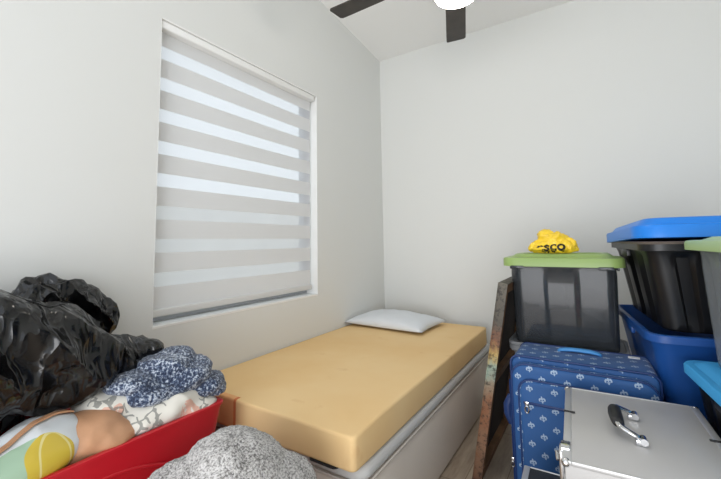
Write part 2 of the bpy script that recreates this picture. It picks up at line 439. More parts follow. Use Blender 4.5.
obj('canvas', bm, mc, can, None)
M_str = mat('stretcher_wood', (120, 86, 56), .65, var=.35, vscale=9)
bm = bmesh.new()
box(bm, .012, .044, -HL+.006, -HL+.05, .006, HH-.006); box(bm, .012, .044, HL-.05, HL-.006, .006, HH-.006)
box(bm, .012, .044, -HL+.05, HL-.05, HH-.05, HH-.006); box(bm, .012, .044, -HL+.05, HL-.05, .006, .05); box(bm, .012, .04, -HL+.05, HL-.05, .48, .52)
obj('stretcher', bm, M_str, can, None)
bm = bmesh.new(); box(bm, .0085, .011, -HL+.05, HL-.05, .05, HH-.05); obj('backing', bm, mat('dark_backing', (42, 34, 28), .9, var=.3), can, None)

# ---------------------------------------------------------------- storage totes
def ribs_dense(s, t):
    n = 5 if s in (1, 3) else 4
    u = (t*n) % 1
    if t < .08 or t > .92: return 0
    return -1.0 if .28 < u < .72 else 0
def ribs_wide(s, t):
    n = 3
    u = (t*n) % 1
    if t < .06 or t > .94: return 0
    return -1.0 if .3 < u < .7 else 0
def ribs_panel(s, t):
    if s in (0, 2): return -1.0 if .33 < t < .69 else 0
    return -1.0 if .3 < t < .7 else 0
def make_tote(name, loc, rz, hx, hy, h, mbody, label, cat='storage bin', group=None, taper=.035, ribs=ribs_panel, ribamt=.012, rimw=.016, rimh=.026, mrim=None, r=.045, stack_lip=True):
    root = empty(name, loc, rz, label, cat, group)
    bm = bmesh.new(); bx, by = hx-taper, hy-taper; th = .004
    lv = [(0, bx-.01, by-.01, r, 0), (.008, bx-.002, by-.002, r, ribamt*.5), (.03, bx, by, r, ribamt)]
    for i in range(1, 7):
        f = i/6*.82; lv.append((.03+(h-.03)*f, bx+(hx-bx)*f, by+(hy-by)*f, r, ribamt))
    zz = h-rimh*1.7
    lv += [(h*.9-.005, hx-.003, hy-.003, r, 0), (h-rimh, hx, hy, r, 0), (h-rimh+.002, hx+rimw, hy+rimw, r+rimw, 0), (h-.003, hx+rimw, hy+rimw, r+rimw, 0), (h, hx+rimw-.003, hy+rimw-.003, r+rimw, 0), (h, hx-th+.002, hy-th+.002, r, 0), (h-.01, hx-th-.001, hy-th-.001, r, 0)]
    lv += [(h*.85, hx-taper*.15-th-.012, hy-taper*.15-th-.012, r, 0), (.012, bx-th-.016, by-th-.016, r, 0)]
    loft(bm, lv, ribs)
    obj('body', bm, mbody, root, 40)
    for s in (-1, 1):
        bm = bmesh.new(); box(bm, s*(hx+.0), s*(hx+rimw*.9), -.07, .07, h-rimh*2.0, h-rimh+.001, .003, 2)
        obj('handle', bm, mrim or mbody, root, 40)
    return root
def make_lid(root, hx, hy, z, m, name='lid', over=.022, raise_=.03, r=.06, skirt=.03, inset=.05):
    X, Y = hx+over, hy+over
    bm = bmesh.new()
    lv = [(z-skirt, X-.004, Y-.004, r, 0), (z-skirt+.001, X, Y, r, 0), (z-.004, X, Y, r, 0), (z+.003, X-.004, Y-.004, r, 0), (z+.005, X-.02, Y-.02, r, 0), (z+.004, X-inset, Y-inset, r*.8, 0), (z+raise_-.004, X-inset-.018, Y-inset-.018, r*.7, 0), (z+raise_, X-inset-.026, Y-inset-.026, r*.7, 0),
          (z+raise_, X-inset-.05, Y-inset-.05, r*.6, 0), (z+raise_-.006, X-inset-.056, Y-inset-.056, r*.6, 0)]
    loft(bm, lv)
    return obj(name, bm, m, root, 40)
def clear_plastic(name, col, alpha, rough=.25, trans_col=(.5, .5, .52, 1)):
    m = bpy.data.materials.new(name); m.use_nodes = True; t = NT(m); p = t.n['Principled BSDF']
    p.inputs['Base Color'].default_value = lin(col); p.inputs['Roughness'].default_value = rough; p.inputs['Coat Weight'].default_value = .4
    tp = t.n.new('ShaderNodeBsdfTransparent'); tp.inputs[0].default_value = trans_col
    ms = t.n.new('ShaderNodeMixShader'); ms.inputs[0].default_value = alpha
    t.link(tp.outputs[0], ms.inputs[1]); t.link(p.outputs[0], ms.inputs[2]); t.link(ms.outputs[0], t.n['Material Output'].inputs[0]); return m
M_grn = mat('sage_green_plastic', (146, 172, 100), .38, var=.03)
M_grn2 = mat('pale_green_plastic', (172, 200, 140), .38)
M_smoke = clear_plastic('smoky_clear_plastic', (72, 76, 80), .5, .14)
M_clear = clear_plastic('cloudy_clear_plastic', (170, 176, 180), .5, .25, (.8, .8, .82, 1))
M_gry = mat('grey_tote_plastic', (150, 152, 154), .45)
M_blu = mat('blue_tote_plastic', (28, 80, 152), .4)
M_bluel = mat('bright_blue_plastic', (22, 128, 226), .38)
M_sky = mat('sky_blue_plastic', (74, 176, 240), .4)
M_bk = mat('black_tote_plastic', (18, 18, 20), .38)

SX, SY = 1.553, -.885
tA = make_tote('storage_tote', (SX, SY, 0), 0, .25, .148, .375, M_blu, 'blue storage tote on the floor behind the patterned suitcase, lowest of its stack', group=None, taper=.04)
tB = make_tote('storage_tote', (SX-.003, SY, .376), 0, .243, .148, .284, M_gry, 'light grey storage tote behind the patterned suitcase, between the green-lidded and blue totes', taper=.03)
bm = bmesh.new(); loft(bm, [(.285, .257, .160, .05, 0), (.288, .259, .162, .05, 0), (.299, .259, .162, .05, 0), (.301, .256, .159, .05, 0), (.301, .246, .151, .045, 0), (.289, .243, .148, .045, 0)], ns=4); obj('lid', bm, M_gry, tB, 40)
tC = make_tote('storage_tote', (SX-.004, SY, .6655), 0, .234, .142, .4255, M_smoke, 'smoky see-through tote with a sage green lid and a yellow bag on top', taper=.010, ribamt=.010, rimw=.012)
make_lid(tC, .240, .147, .4335, M_grn, raise_=.022, over=.026, skirt=.040, inset=.035)
for s in (-1, 1):
    bm = bmesh.new(); box(bm, s*.19-.03, s*.19+.03, -.177, -.173, .382, .398, .002, 2); obj('latch', bm, M_smoke, tC, 40)

# things inside the smoky tote
def fold_fn(a, f, seed): return lambda p, n: a*ridge(p, f, seed)+a*.3*nz(p, f*3, seed)
M_dk = mat('dark_navy_cloth', (34, 40, 52), .9, var=.3); M_wt = mat('white_cloth', (206, 206, 204), .9); M_bl2 = mat('blue_cloth', (40, 74, 130), .85); M_gy2 = mat('charcoal_cloth', (72, 74, 78), .9)
tag(soft('folded_clothing', [((1.50, -.87, .775), (.16, .11, .06)), ((1.60, -.87, .755), (.12, .11, .05))], .012, M_dk, None, fold_fn(.006, 14, 2), 4, (1.55, -.87, .70), .697), 'dark folded clothing at the bottom of the smoky green-lidded tote', 'clothing')
tag(soft('folded_clothing', [((1.51, -.93, .905), (.05, .04, .07)), ((1.50, -.9, .85), (.07, .06, .03))], .01, M_wt, None, fold_fn(.005, 20, 5), 4, (1.5, -.92, .83), .835), 'white bundle seen through the front of the smoky green-lidded tote', 'clothing')
tag(soft('folded_clothing', [((1.67, -.87, .88), (.07, .09, .06))], .01, M_bl2, None, fold_fn(.005, 20, 8), 4, (1.67, -.87, .815), .815), 'blue folded clothing at the right inside the smoky green-lidded tote', 'clothing')

# yellow bag with dark letters
M_yel = mat('yellow_plastic_bag', (246, 206, 48), .35, var=.12, vscale=30, coat=.2)
def bagfn(p, n): return .009*ridge(p, 24, 3)+.006*ridge(p, 55, 9)-.004
yb = soft('plastic_bag', [((1.515, -.93, 1.146), (.115, .07, .022)), ((1.521, -.93, 1.173), (.085, .055, .036)), ((1.486, -.93, 1.214), (.035, .035, .026)), ((1.538, -.93, 1.203), (.045, .04, .024)), ((1.578, -.93, 1.173), (.045, .04, .024)), ((1.452, -.93, 1.153), (.05, .045, .025))], .005, M_yel, None, bagfn, 4, (1.52, -.93, 1.121), 1.1215)
tag(yb, 'crumpled yellow plastic bag with dark lettering on the sage green lid', 'bag')
def conform_text(body, txt, target, center, size, right, up, m, name, lift=.0015):
    cu = bpy.data.curves.new('t', 'FONT'); cu.body = txt; cu.size = size; cu.align_x = 'CENTER'; cu.align_y = 'CENTER'; cu.extrude = 0
    cu.offset = .002
    to = bpy.data.objects.new('t', cu); C.objects.link(to); dg = bpy.context.evaluated_depsgraph_get()
    me = bpy.data.meshes.new_from_object(to.evaluated_get(dg)); bpy.data.objects.remove(to)
    bm = bmesh.new(); bm.from_mesh(me); bmesh.ops.triangulate(bm, faces=bm.faces)
    for _ in range(2): bmesh.ops.subdivide_edges(bm, edges=[e for e in bm.edges if e.calc_length() > .004], cuts=1); bmesh.ops.triangulate(bm, faces=bm.faces)
    tb = bmesh.new(); tb.from_mesh(target.data); tree = BVHTree.FromBMesh(tb); tl = target.location
    right = Vector(right).normalized(); up = Vector(up).normalized(); nrm = right.cross(up)
    for v in bm.verts:
        q = Vector(center)+right*v.co.x+up*v.co.y+nrm*.2
        h = tree.ray_cast(q-tl, -nrm)
        v.co = (h[0]+nrm*lift) if h[0] is not None else (Vector(center)+right*v.co.x+up*v.co.y-tl)
    tb.free()
    me = bpy.data.meshes.new(name); bm.to_mesh(me); bm.free()
    return link_mesh(name, me, m, target, None)
conform_text(None, 'esco', yb, (1.512, -.99, 1.156), .072, (1, .05, .06), (0, .35, 1), mat('dark_print', (30, 28, 20), .5), 'lettering')

# right stack
AZ = R(6.5)
def rot_at(cx, cy, lx, ly, a): return (cx+lx*math.cos(a)-ly*math.sin(a), cy+lx*math.sin(a)+ly*math.cos(a))
nx_, ny_ = 1.865, -1.31
HXk, HYk = .245, .345
ctr = rot_at(nx_, ny_, HXk, HYk, AZ)
make_tote('storage_tote', (ctr[0]+.04, ctr[1], 0), AZ, HXk-.045, HYk-.04, .47, M_gry, 'grey storage tote on the floor, lowest of the stack against the right side', taper=.03, ribs=ribs_dense)
make_tote('storage_tote', (ctr[0], ctr[1], .471), AZ, HXk+.004, HYk+.004, .365, M_blu, 'blue storage tote directly under the big black tote', taper=.05, ribs=ribs_panel, ribamt=.006, rimw=.016, rimh=.03)
bm = bmesh.new(); loft(bm, [(.366, HXk-.005, HYk-.005, .05, 0), (.371, HXk-.005, HYk-.005, .05, 0)], ns=2)
tE = make_tote('storage_tote', (ctr[0], ctr[1], .838), AZ, HXk-.004, HYk-.004, .335, M_bk, 'big ribbed black storage tote under a bright blue lid, topmost of its stack', taper=.045, ribs=ribs_wide, ribamt=.014, rimw=.02, rimh=.03, mrim=M_bk)
bm.free()
M_tanr = mat('dusty_black_rim', (110, 98, 88), .55)
bm = bmesh.new()
tube(bm, [(x, y, .337) for x, y in rrect(-HXk-.017, HXk+.017, -HYk-.017, HYk+.017, .065)], .006, 6, True); obj('rim', bm, M_tanr, tE, 40)
# its lid, sitting slightly askew
lid = make_lid(tE, HXk+.002, HYk+.002, 0, M_bluel, over=.034, raise_=.032, skirt=.046, inset=.022, r=.085)
lid.location = (0, -.005, .389); lid.rotation_euler = (R(-2.0), 0, 0)

# near right stack: black tote with sky blue lid, clear tote on it
AD = R(6)
HXd, HYd = .21, .31
c2 = rot_at(1.952, -1.385, HXd, -HYd, AD)
make_tote('storage_tote', (c2[0], c2[1], 0), AD, HXd-.01, HYd-.01, .415, M_bk, 'black storage tote on the floor right of the silver case', taper=.03, ribs=ribs_dense)
tF = make_tote('storage_tote', (c2[0], c2[1], .416), AD, HXd, HYd, .345, M_bk, 'black storage tote with a sky blue lid beside the silver case', taper=.035, ribs=ribs_dense)
make_lid(tF, HXd, HYd, .352, M_sky, over=.022, raise_=.014, skirt=.03, inset=.022, r=.05)
bm = bmesh.new(); box(bm, -.16, -.10, .02, .255, .358, .3602, .002, 2); obj('lid_slot', bm, mat('dark_slot', (14, 20, 36), .6), tF, 40)
tG = make_tote('storage_tote', (c2[0]+.022, c2[1]-.01, .780), AD, HXd-.012, HYd-.02, .395, M_clear, 'cloudy see-through tote with a pale green lid at the right edge', taper=.015, ribamt=.008, rimw=.012)
make_lid(tG, HXd-.008, HYd-.016, .400, M_grn2, over=.026, raise_=.016, skirt=.028, inset=.035, r=.05)
cg = rot_at(c2[0]+.022, c2[1]-.01, 0, 0, AD)
tag(soft('folded_clothing', [((cg[0]-.04, cg[1]+.05, .90), (.1, .16, .11)), ((cg[0], cg[1]-.05, .87), (.12, .17, .07))], .014, mat('pale_cloth', (190, 186, 178), .9, var=.15), None, fold_fn(.012, 12, 4), 4, (cg[0], cg[1], .80), .799), 'pale folded cloth inside the cloudy pale-green-lidded tote', 'clothing')

# ---------------------------------------------------------------- patterned suitcase
def fleur_mat():
    m = bpy.data.materials.new('blue_fleur_fabric'); m.use_nodes = True; t = NT(m); p = t.n['Principled BSDF']
    uv = t.n.new('ShaderNodeUVMap').outputs[0]; sx = t.n.new('ShaderNodeSeparateXYZ'); t.link(uv, sx.inputs[0])
    DX, DY = .046, .072
    cu = t.math('DIVIDE', sx.outputs[0], DX); col = t.math('FLOOR', cu)
    par = t.math('MULTIPLY', t.math('MODULO', t.math('ABSOLUTE', col), 2), .5)
    cv = t.math('ADD', t.math('DIVIDE', sx.outputs[1], DY), par)
    u = t.math('MULTIPLY', t.math('SUBTRACT', t.math('FRACT', cu), .5), DX*1000)      # millimetres
    v = t.math('MULTIPLY', t.math('SUBTRACT', t.math('FRACT', cv), .5), DY*1000)
    # tilt each motif
    ca, sa = math.cos(R(-10)), math.sin(R(-10))
    U = t.math('ADD', t.math('MULTIPLY', u, ca), t.math('MULTIPLY', v, -sa)); V = t.math('ADD', t.math('MULTIPLY', u, sa), t.math('MULTIPLY', v, ca))
    U = t.math('MULTIPLY', U, 1.12); V = t.math('MULTIPLY', V, 1.12)
    def ell(x, y, cx, cy, rx, ry):
        a = t.math('DIVIDE', t.math('SUBTRACT', x, cx), rx); b = t.math('DIVIDE', t.math('SUBTRACT', y, cy), ry)
        return t.math('LESS_THAN', t.math('ADD', t.math('MULTIPLY', a, a), t.math('MULTIPLY', b, b)), 1)
    AU = t.math('ABSOLUTE', U)
    petal = ell(U, V, 0, 5.5, 3.2, 10)
    side = t.math('SUBTRACT', ell(AU, V, 7.5, -1, 6.8, 8.5), ell(AU, V, 5.2, -4.5, 3.4, 6)); side = t.math('MAXIMUM', side, 0)
    side = t.math('MULTIPLY', side, t.math('GREATER_THAN', V, -7))
    bar = t.math('MULTIPLY', t.math('LESS_THAN', AU, 7.5), t.math('LESS_THAN', t.math('ABSOLUTE', t.math('ADD', V, 6.5)), 1.6))
    foot = ell(U, V, 0, -11, 3, 4)
    f = t.math('MINIMUM', t.math('ADD', t.math('ADD', petal, side), t.math('ADD', bar, foot)), 1)
    wv = t.noise(900, t.coord(), 2)
    f = t.math('MULTIPLY', f, .85)
    c = t.mix(f, lin((30, 84, 144)), lin((170, 190, 212)))
    t.link(c, p.inputs['Base Color']); p.inputs['Roughness'].default_value = .62; p.inputs['Sheen Weight'].default_value = .15
    t.bump(wv, .2, .0008); return m
M_fl = fleur_mat(); M_navy = mat('navy_piping', (22, 52, 106), .45); M_lb = mat('light_blue_grip', (76, 150, 214), .5); M_chr = mat('chrome', (222, 222, 224), .15, metal=1)
def uv_box(o, y_front):
    me = o.data; uvl = me.uv_layers.new(name='UVMap')
    for pgn in me.polygons:
        n = pgn.normal
        for li in pgn.loop_indices:
            c = me.vertices[me.loops[li].vertex_index].co
            if abs(n.x) > .75: u, v = c.y+.3, c.z
            elif abs(n.z) > .65: u, v = c.x, c.z+(c.y-y_front)
            else: u, v = c.x, c.z
            uvl.data[li].uv = (u+10, v+10)
SC = (1.617, -1.36, 0)
sc = empty('suitcase', SC, 0, 'upright blue fabric suitcase with a pale fleur-de-lis pattern and zip pocket', 'suitcase')
def rbox_y(bm, hx, z0, z1, y0, y1, rc, edge, n=4):
    """rounded rectangle in xz, extruded along y with soft edges"""
    cz = (z0+z1)/2; hz_ = (z1-z0)/2; lv = []
    for i in range(n+1):
        a = R(90*i/n); lv.append((y0+edge*(1-math.sin(a)) if 0 else y0+edge*(1-math.sin(a)), edge*(1-math.cos(a))))
    seq = [(y0+edge*(1-math.cos(R(90*i/n))), edge*(1-math.sin(R(90*i/n)))) for i in range(n+1)]+[(y1-edge*(1-math.sin(R(90*i/n))), edge*(1-math.cos(R(90*i/n)))) for i in range(n+1)]
    rings = []
    for (y, ins) in seq:
        ring = []
        for (x, z) in rrect(-hx+ins, hx-ins, -hz_+ins, hz_-ins, max(rc-ins, .004), 7): ring.append(bm.verts.new((x, y, z+cz)))
        rings.append(ring)
    for A, B in zip(rings[:-1], rings[1:]):
        k_ = len(A)
        for k in range(k_): bm.faces.new((A[k], A[(k+1) % k_], B[(k+1) % k_], B[k]))
    bm.faces.new(rings[0][::-1]); bm.faces.new(rings[-1])
bm = bmesh.new(); rbox_y(bm, .258, .03, .690, .035, .275, .032, .012); so = obj('shell', bm, M_fl, sc, 50); uv_box(so, 0)
bm = bmesh.new(); rbox_y(bm, .254, .035, .672, -.01, .036, .06, .022); so = obj('front_panel', bm, M_fl, sc, 50); uv_box(so, 0)
bm = bmesh.new(); rbox_y(bm, .220, .075, .612, -.032, -.008, .05, .014); so = obj('pocket', bm, M_fl, sc, 50); uv_box(so, 0)
def ringtube(y, hx, z0, z1, rc, r, name, m=M_navy):
    bm = bmesh.new(); tube(bm, [(x, y, z) for x, z in rrect(-hx, hx, z0, z1, rc, 8)], r, 8, True); obj(name, bm, m, sc, 'all')
ringtube(.034, .259, .030, .691, .034, .0045, 'piping'); ringtube(-.001, .252, .037, .669, .06, .004, 'piping'); ringtube(.272, .257, .032, .689, .034, .005, 'piping'); ringtube(-.020, .222, .076, .614, .05, .004, 'piping')
bm = bmesh.new(); box(bm, -.205, .205, -.036, -.031, .520, .531, .002, 2); obj('pocket_zip', bm, M_navy, sc, 40)
def zip_pull(x, y, z, s=1, rz=0):
    bm = bmesh.new(); box(bm, x-.006*s, x+.006*s, y-.006, y+.002, z-.004, z+.010*s, .002, 2)
    tube(bm, [(x+.0055*s*math.cos(a), y-.005, z-.014*s+.010*s*math.sin(a)) for a in [2*math.pi*k/14 for k in range(14)]], .0022*s, 6, True)
    obj('zip_pull', bm, M_chr, sc, 40)
zip_pull(-.190, -.037, .520, 1.3)
bm = bmesh.new(); tube(bm, [(-.263, .02, .06+.53*k/20) for k in range(21)], .004, 6); obj('side_zip', bm, M_navy, sc, 40)
zip_pull(-.262, -.004, .27, 1.1)
# carry handle on the top, side handle, wheels
bm = bmesh.new(); tube(bm, [(-.085, .20, .690), (-.075, .20, .697), (-.04, .20, .702), (0, .20, .703), (.04, .20, .702), (.070, .20, .697), (.080, .20, .690)], [.012, .015, .017, .017, .017, .015, .012], 10, flat=.5); obj('handle', bm, M_lb, sc, 'all')
bm = bmesh.new(); tube(bm, [(-.258, .13, .485), (-.285, .13, .472), (-.298, .13, .44), (-.298, .13, .40), (-.285, .13, .365), (-.258, .13, .35)], [.012, .018, .021, .021, .018, .012], 10); obj('side_handle', bm, M_navy, sc, 'all')
bm = bmesh.new(); box(bm, .175, .215, .225, .25, .690, .6925); obj('paper_tag', bm, M_trim, sc, None)
for s in (-1, 1):
    for y in (.03, .24):
        bm = bmesh.new(); tube(bm, [(s*.2-.011, y, .022), (s*.2+.011, y, .022)], .022, 16); obj('wheel', bm, M_bk, sc, 40)

# ---------------------------------------------------------------- aluminium cases
M_panel = mat('satin_silver_panel', (190, 188, 186), .42, coat=.15)
M_trimA = mat('brushed_aluminium', (200, 200, 200), .38, metal=.45)
M_bpan = mat('black_case_panel', (26, 28, 34), .55, bump=.3, bscale=300)
def ali_case(name, loc, rz, hx, hy, h, mp_, label, lidh=.07):
    root = empty(name, loc, rz, label, 'case')
    bm = bmesh.new(); box(bm, -hx+.004, hx-.004, -hy+.004, hy-.004, .004, h-lidh-.003, .003, 2); obj('body', bm, mp_, root, 40)
    bm = bmesh.new(); box(bm, -hx+.004, hx-.004, -hy+.004, hy-.004, h-lidh, h-.0015, .004, 2); obj('lid', bm, mp_, root, 40)
    e = .022
    for zt in ((h-.012, h), (0, .012), (h-lidh-.014, h-lidh+.014)):
        bm = bmesh.new(); z0, z1 = zt
        top = zt[1] == h
        w_ = .020 if top else .006
        box(bm, -hx, -hx+w_, -hy, hy, z0, z1, .003, 2); box(bm, hx-w_, hx, -hy, hy, z0, z1, .003, 2)
        box(bm, -hx+w_-.001, hx-w_+.001, -hy, -hy+w_*.3, z0, z1, .003, 2); box(bm, -hx+w_-.001, hx-w_+.001, hy-w_*.35, hy, z0, z1, .003, 2)
        obj('edge_trim', bm, M_trimA, root, 40)
    for sx_ in (-1, 1):
        for sy_ in (-1, 1):
            bm = bmesh.new(); box(bm, sx_*hx-.011+sx_*-.007, sx_*hx+.011+sx_*-.007, sy_*hy-.011-sy_*.007, sy_*hy+.011-sy_*.007, .0, h-lidh-.015, .004, 2); obj('corner_post', bm, M_trimA, root, 40)
    return root
AC = R(2.7); hx_, hy_ = .186, .262
cA = rot_at(1.578, -1.485, hx_, -hy_, AC)
TOPZ = .65; H2 = .245
ca = ali_case('aluminium_case', (cA[0], cA[1], TOPZ-H2), AC, hx_, hy_, H2, M_panel, 'silver aluminium case with a chrome and black handle on its top')
# corner caps
for sx_ in (-1, 1):
    for sy_ in (-1, 1):
        bm = bmesh.new(); bmesh.ops.create_uvsphere(bm, u_segments=16, v_segments=10, radius=.011, matrix=Matrix.Translation((sx_*(hx_-.007), sy_*(hy_-.007), H2-.008))); obj('corner_cap', bm, M_chr, ca, 'all')
# clips on the side edges, latch
for sx_, y in ((-1, .035), (1, .018)):
    bm = bmesh.new(); box(bm, sx_*(hx_-.014)-.016, sx_*(hx_-.014)+.016, y-.0035, y+.0035, H2-.001, H2+.0035, .0015, 2); obj('edge_clip', bm, mat('dark_clip', (40, 40, 40), .3, metal=.7), ca, 40)
for y in (-.19,):
    bm = bmesh.new(); box(bm, -hx_-.010, -hx_+.002, y-.028, y+.028, H2-.085, H2-.004, .004, 3)
    box(bm, -hx_-.006, -hx_+.018, y-.022, y+.022, H2-.012, H2+.005, .003, 2)
    tube(bm, [(-hx_-.013, y-.02, H2-.03), (-hx_-.016, y, H2-.02), (-hx_-.013, y+.02, H2-.03)], .004, 8); obj('latch', bm, M_chr, ca, 40)
# handle folded towards the left
hxp, hyc = -.014, -.012
for s in (-1, 1):
    bm = bmesh.new()
    y = hyc+s*.080
    box(bm, hxp-.004, hxp+.024, y-.010, y+.010, H2-.001, H2+.014, .003, 2); tube(bm, [(hxp+.014, y-.013, H2+.012), (hxp+.014, y+.013, H2+.012)], .009, 12)
    obj('handle_bracket', bm, M_chr, ca, 40)
hd = empty
bm = bmesh.new()
pts = [(hxp+.012, hyc+.080, H2+.014), (hxp-.006, hyc+.079, H2+.022), (hxp-0.028, hyc+.072, H2+.030), (hxp-0.036, hyc+.058, H2+.034), (hxp-0.039, hyc+.04, H2+.035), (hxp-0.039, hyc-.04, H2+.035), (hxp-0.036, hyc-.058, H2+.034), (hxp-0.028, hyc-.072, H2+.030), (hxp-.006, hyc-.079, H2+.022), (hxp+.012, hyc-.080, H2+.014)]
tube(bm, pts, [.009, .010, .012, .012, .008, .008, .012, .012, .010, .009], 12, flat=.6)
hdl = obj('handle', bm, M_chr, ca, 'all')
bm = bmesh.new(); tube(bm, [(hxp-0.037, hyc+.060, H2+.034), (hxp-0.039, hyc+.04, H2+.036), (hxp-0.040, hyc, H2+.037), (hxp-0.039, hyc-.04, H2+.036), (hxp-0.037, hyc-.060, H2+.034)], [.014, .0165, .018, .0165, .014], 14, flat=.6); obj('grip', bm, mat('black_rubber', (34, 34, 36), .5), hdl, 'all')
cb = ali_case('aluminium_case', (1.70, -1.875, 0), R(2), .246, .26, .403, M_bpan, 'black-panelled aluminium-edged case underneath the silver case')

# ---------------------------------------------------------------- left pile
M_red = mat('red_plastic', (196, 26, 40), .38, var=.04)
M_under = mat('clear_grey_plastic', (150, 150, 150), .5)
make_tote('storage_tote', (.255, -2.55, 0), R(90), .38, .215, .27, M_gry, 'grey storage tote on the floor under the red bin', taper=.03)
red = empty('storage_bin', (.255, -2.555, .272), 0, 'red open plastic bin by the foot of the bed, full of cloth', 'storage bin')
bm = bmesh.new(); hx, hy, h, th = .213, .415, .333, .004
loft(bm, [(0, hx-.045, hy-.045, .05, 0), (.01, hx-.035, hy-.035, .05, 0), (h-.014, hx+.002, hy+.002, .025, 0), (h-.012, hx+.008, hy+.008, .03, 0), (h-.002, hx+.009, hy+.009, .03, 0), (h, hx+.007, hy+.007, .03, 0), (h, hx-.006, hy-.006, .03, 0), (h-.05, hx-.012, hy-.012, .03, 0), (.012, hx-.042, hy-.042, .03, 0)], ns=20)
obj('body', bm, M_red, red, 40)
bm = bmesh.new()
pts = [(hx-.008-.0*k, -.25+.5*k/24, h-.15+.07*math.sin(math.pi*k/24)) for k in range(25)]
tube(bm, pts, .006, 8); obj('moulded_arch', bm, M_red, red, 'all')

# black trash bags
mb = bpy.data.materials.new('black_bag_plastic'); mb.use_nodes = True; t = NT(mb); p = t.n['Principled BSDF']; co = t.coord()
p.inputs['Base Color'].default_value = lin((14, 14, 15)); p.inputs['Roughness'].default_value = .17; p.inputs['Specular IOR Level'].default_value = .55
mp = t.n.new('ShaderNodeMapping'); t.link(co, mp.inputs[0]); mp.inputs['Rotation'].default_value = (R(35), 0, R(20)); mp.inputs['Scale'].default_value = (1, 1, .35)
r1 = t.math('ABSOLUTE', t.math('SUBTRACT', t.noise(9, mp.outputs[0], 1), .5)); r2 = t.math('ABSOLUTE', t.math('SUBTRACT', t.noise(21, mp.outputs[0], 1), .5))
t.bump(t.math('MULTIPLY', t.math('ADD', r1, t.math('MULTIPLY', r2, .4)), -1), .8, .09)
def fold(p, st, f, warp, seed):
    """long sharp pleats: ridged noise squeezed across the direction st"""
    st = Vector(st).normalized(); q = Vector(p)+noise.noise_vector(Vector(p)*3.5+Vector((seed, 0, 0)))*warp
    al = q.dot(st); q2 = q-st*al*.72
    return 1-abs(noise.noise(q2*f+Vector((seed, seed, 0))))*2.4
def facet(o, ratio, ang):
    md = o.modifiers.new('d', 'DECIMATE'); md.ratio = ratio
    dg = bpy.context.evaluated_depsgraph_get(); me = bpy.data.meshes.new_from_object(o.evaluated_get(dg)); o.modifiers.clear(); o.data = me
    for p_ in me.polygons: p_.use_smooth = True
    me.set_sharp_from_angle(angle=R(ang))
def crease(p, n):
    d = Vector((p[0]-.27, p[1]+2.50, p[2]-.80))
    a = fold(p, (.1, .45, -.75), 7, .08, 1)*.030+fold(p, (.1, .9, -.35), 12, .05, 7)*.012+fold(p, (.2, .5, -.7), 24, .03, 4)*.004
    return a-.018
bagA = soft('trash_bag', [((.25, -2.80, .90), (.17, .22, .185)), ((.27, -2.66, .87), (.13, .16, .15)), ((.22, -2.98, .88), (.17, .2, .2)), ((.28, -2.56, .82), (.10, .13, .10)), ((.24, -2.44, .80), (.08, .13, .065), (-10, 0, 0)), ((.23, -2.35, .80), (.06, .09, .035)), ((.18, -2.82, .72), (.13, .2, .1))],
            .0075, mb, None, crease, 3, (.25, -2.8, .61), None, ((0, .012),))
facet(bagA, .15, 38)
tag(bagA, 'shiny black trash bag, full, leaning over the pile at the left edge', 'trash bag')
bagB = soft('trash_bag', [((.11, -2.60, 1.0), (.07, .10, .095)), ((.10, -2.51, .98), (.07, .10, .085)), ((.09, -2.44, .92), (.06, .08, .08))],
            .0065, mb, None, lambda p, n: fold(p, (.2, .6, -.6), 13, .07, 11)*.020+fold(p, (0, .3, .9), 24, .04, 3)*.010+ridge(p, 50, 5)*.003-.012, 3, (.10, -2.55, .80), None, ((0, .006),))
facet(bagB, .16, 38)
tag(bagB, 'bunched black trash bag behind the larger one, against the wall', 'trash bag')

# sherpa blankets
def sherpa(name, c1, c2, c3, sc_, lo=.4, hi=.6):
    m = bpy.data.materials.new(name); m.use_nodes = True; t = NT(m); p = t.n['Principled BSDF']; co = t.coord()
    f = t.noise(sc_, co, 3, .7); g = t.noise(sc_*.12, co, 2)
    f2 = t.math('ADD', f, t.math('MULTIPLY', t.math('SUBTRACT', g, .5), .25))
    t.link(t.ramp(f2, [(lo, lin(c1)), ((lo+hi)/2, lin(c2)), (hi, lin(c3))]), p.inputs['Base Color'])
    p.inputs['Roughness'].default_value = .95; p.inputs['Sheen Weight'].default_value = .3
    t.bump(f, .8, .008); return m
M_sn = sherpa('navy_sherpa', (32, 44, 70), (84, 100, 128), (204, 212, 224), 110, .42, .62)
M_sg = sherpa('grey_sherpa', (92, 88, 86), (172, 169, 166), (216, 213, 211), 165, .36, .60)
def shf(a, f, seed, fuzz=.004):
    def g(p, n):
        return a*nz(p, f, seed)+a*.5*ridge(p, f*1.7, seed+3)+fuzz*noise.noise(Vector(p)*90)
    return g
nv = soft('fleece_blanket', [((.29, -2.30, .745), (.13, .13, .06), (12, 0, 0)), ((.33, -2.40, .735), (.09, .09, .035)), ((.35, -2.26, .70), (.11, .13, .05), (14, 0, 0)), ((.31, -2.18, .70), (.08, .06, .05)), ((.41, -2.135, .640), (.05, .045, .024), (0, 15, 0)), ((.38, -2.17, .66), (.08, .08, .035)), ((.38, -2.35, .69), (.07, .10, .035))],
          .0065, M_sn, None, lambda p, n: fold(p, (.6, .7, -.3), 7, .05, 5)*.022-.012+.004*noise.noise(Vector(p)*90), 5, (.32, -2.27, .60))
tag(nv, 'navy and white speckled fleece blanket bunched on the floral fabric', 'blanket')
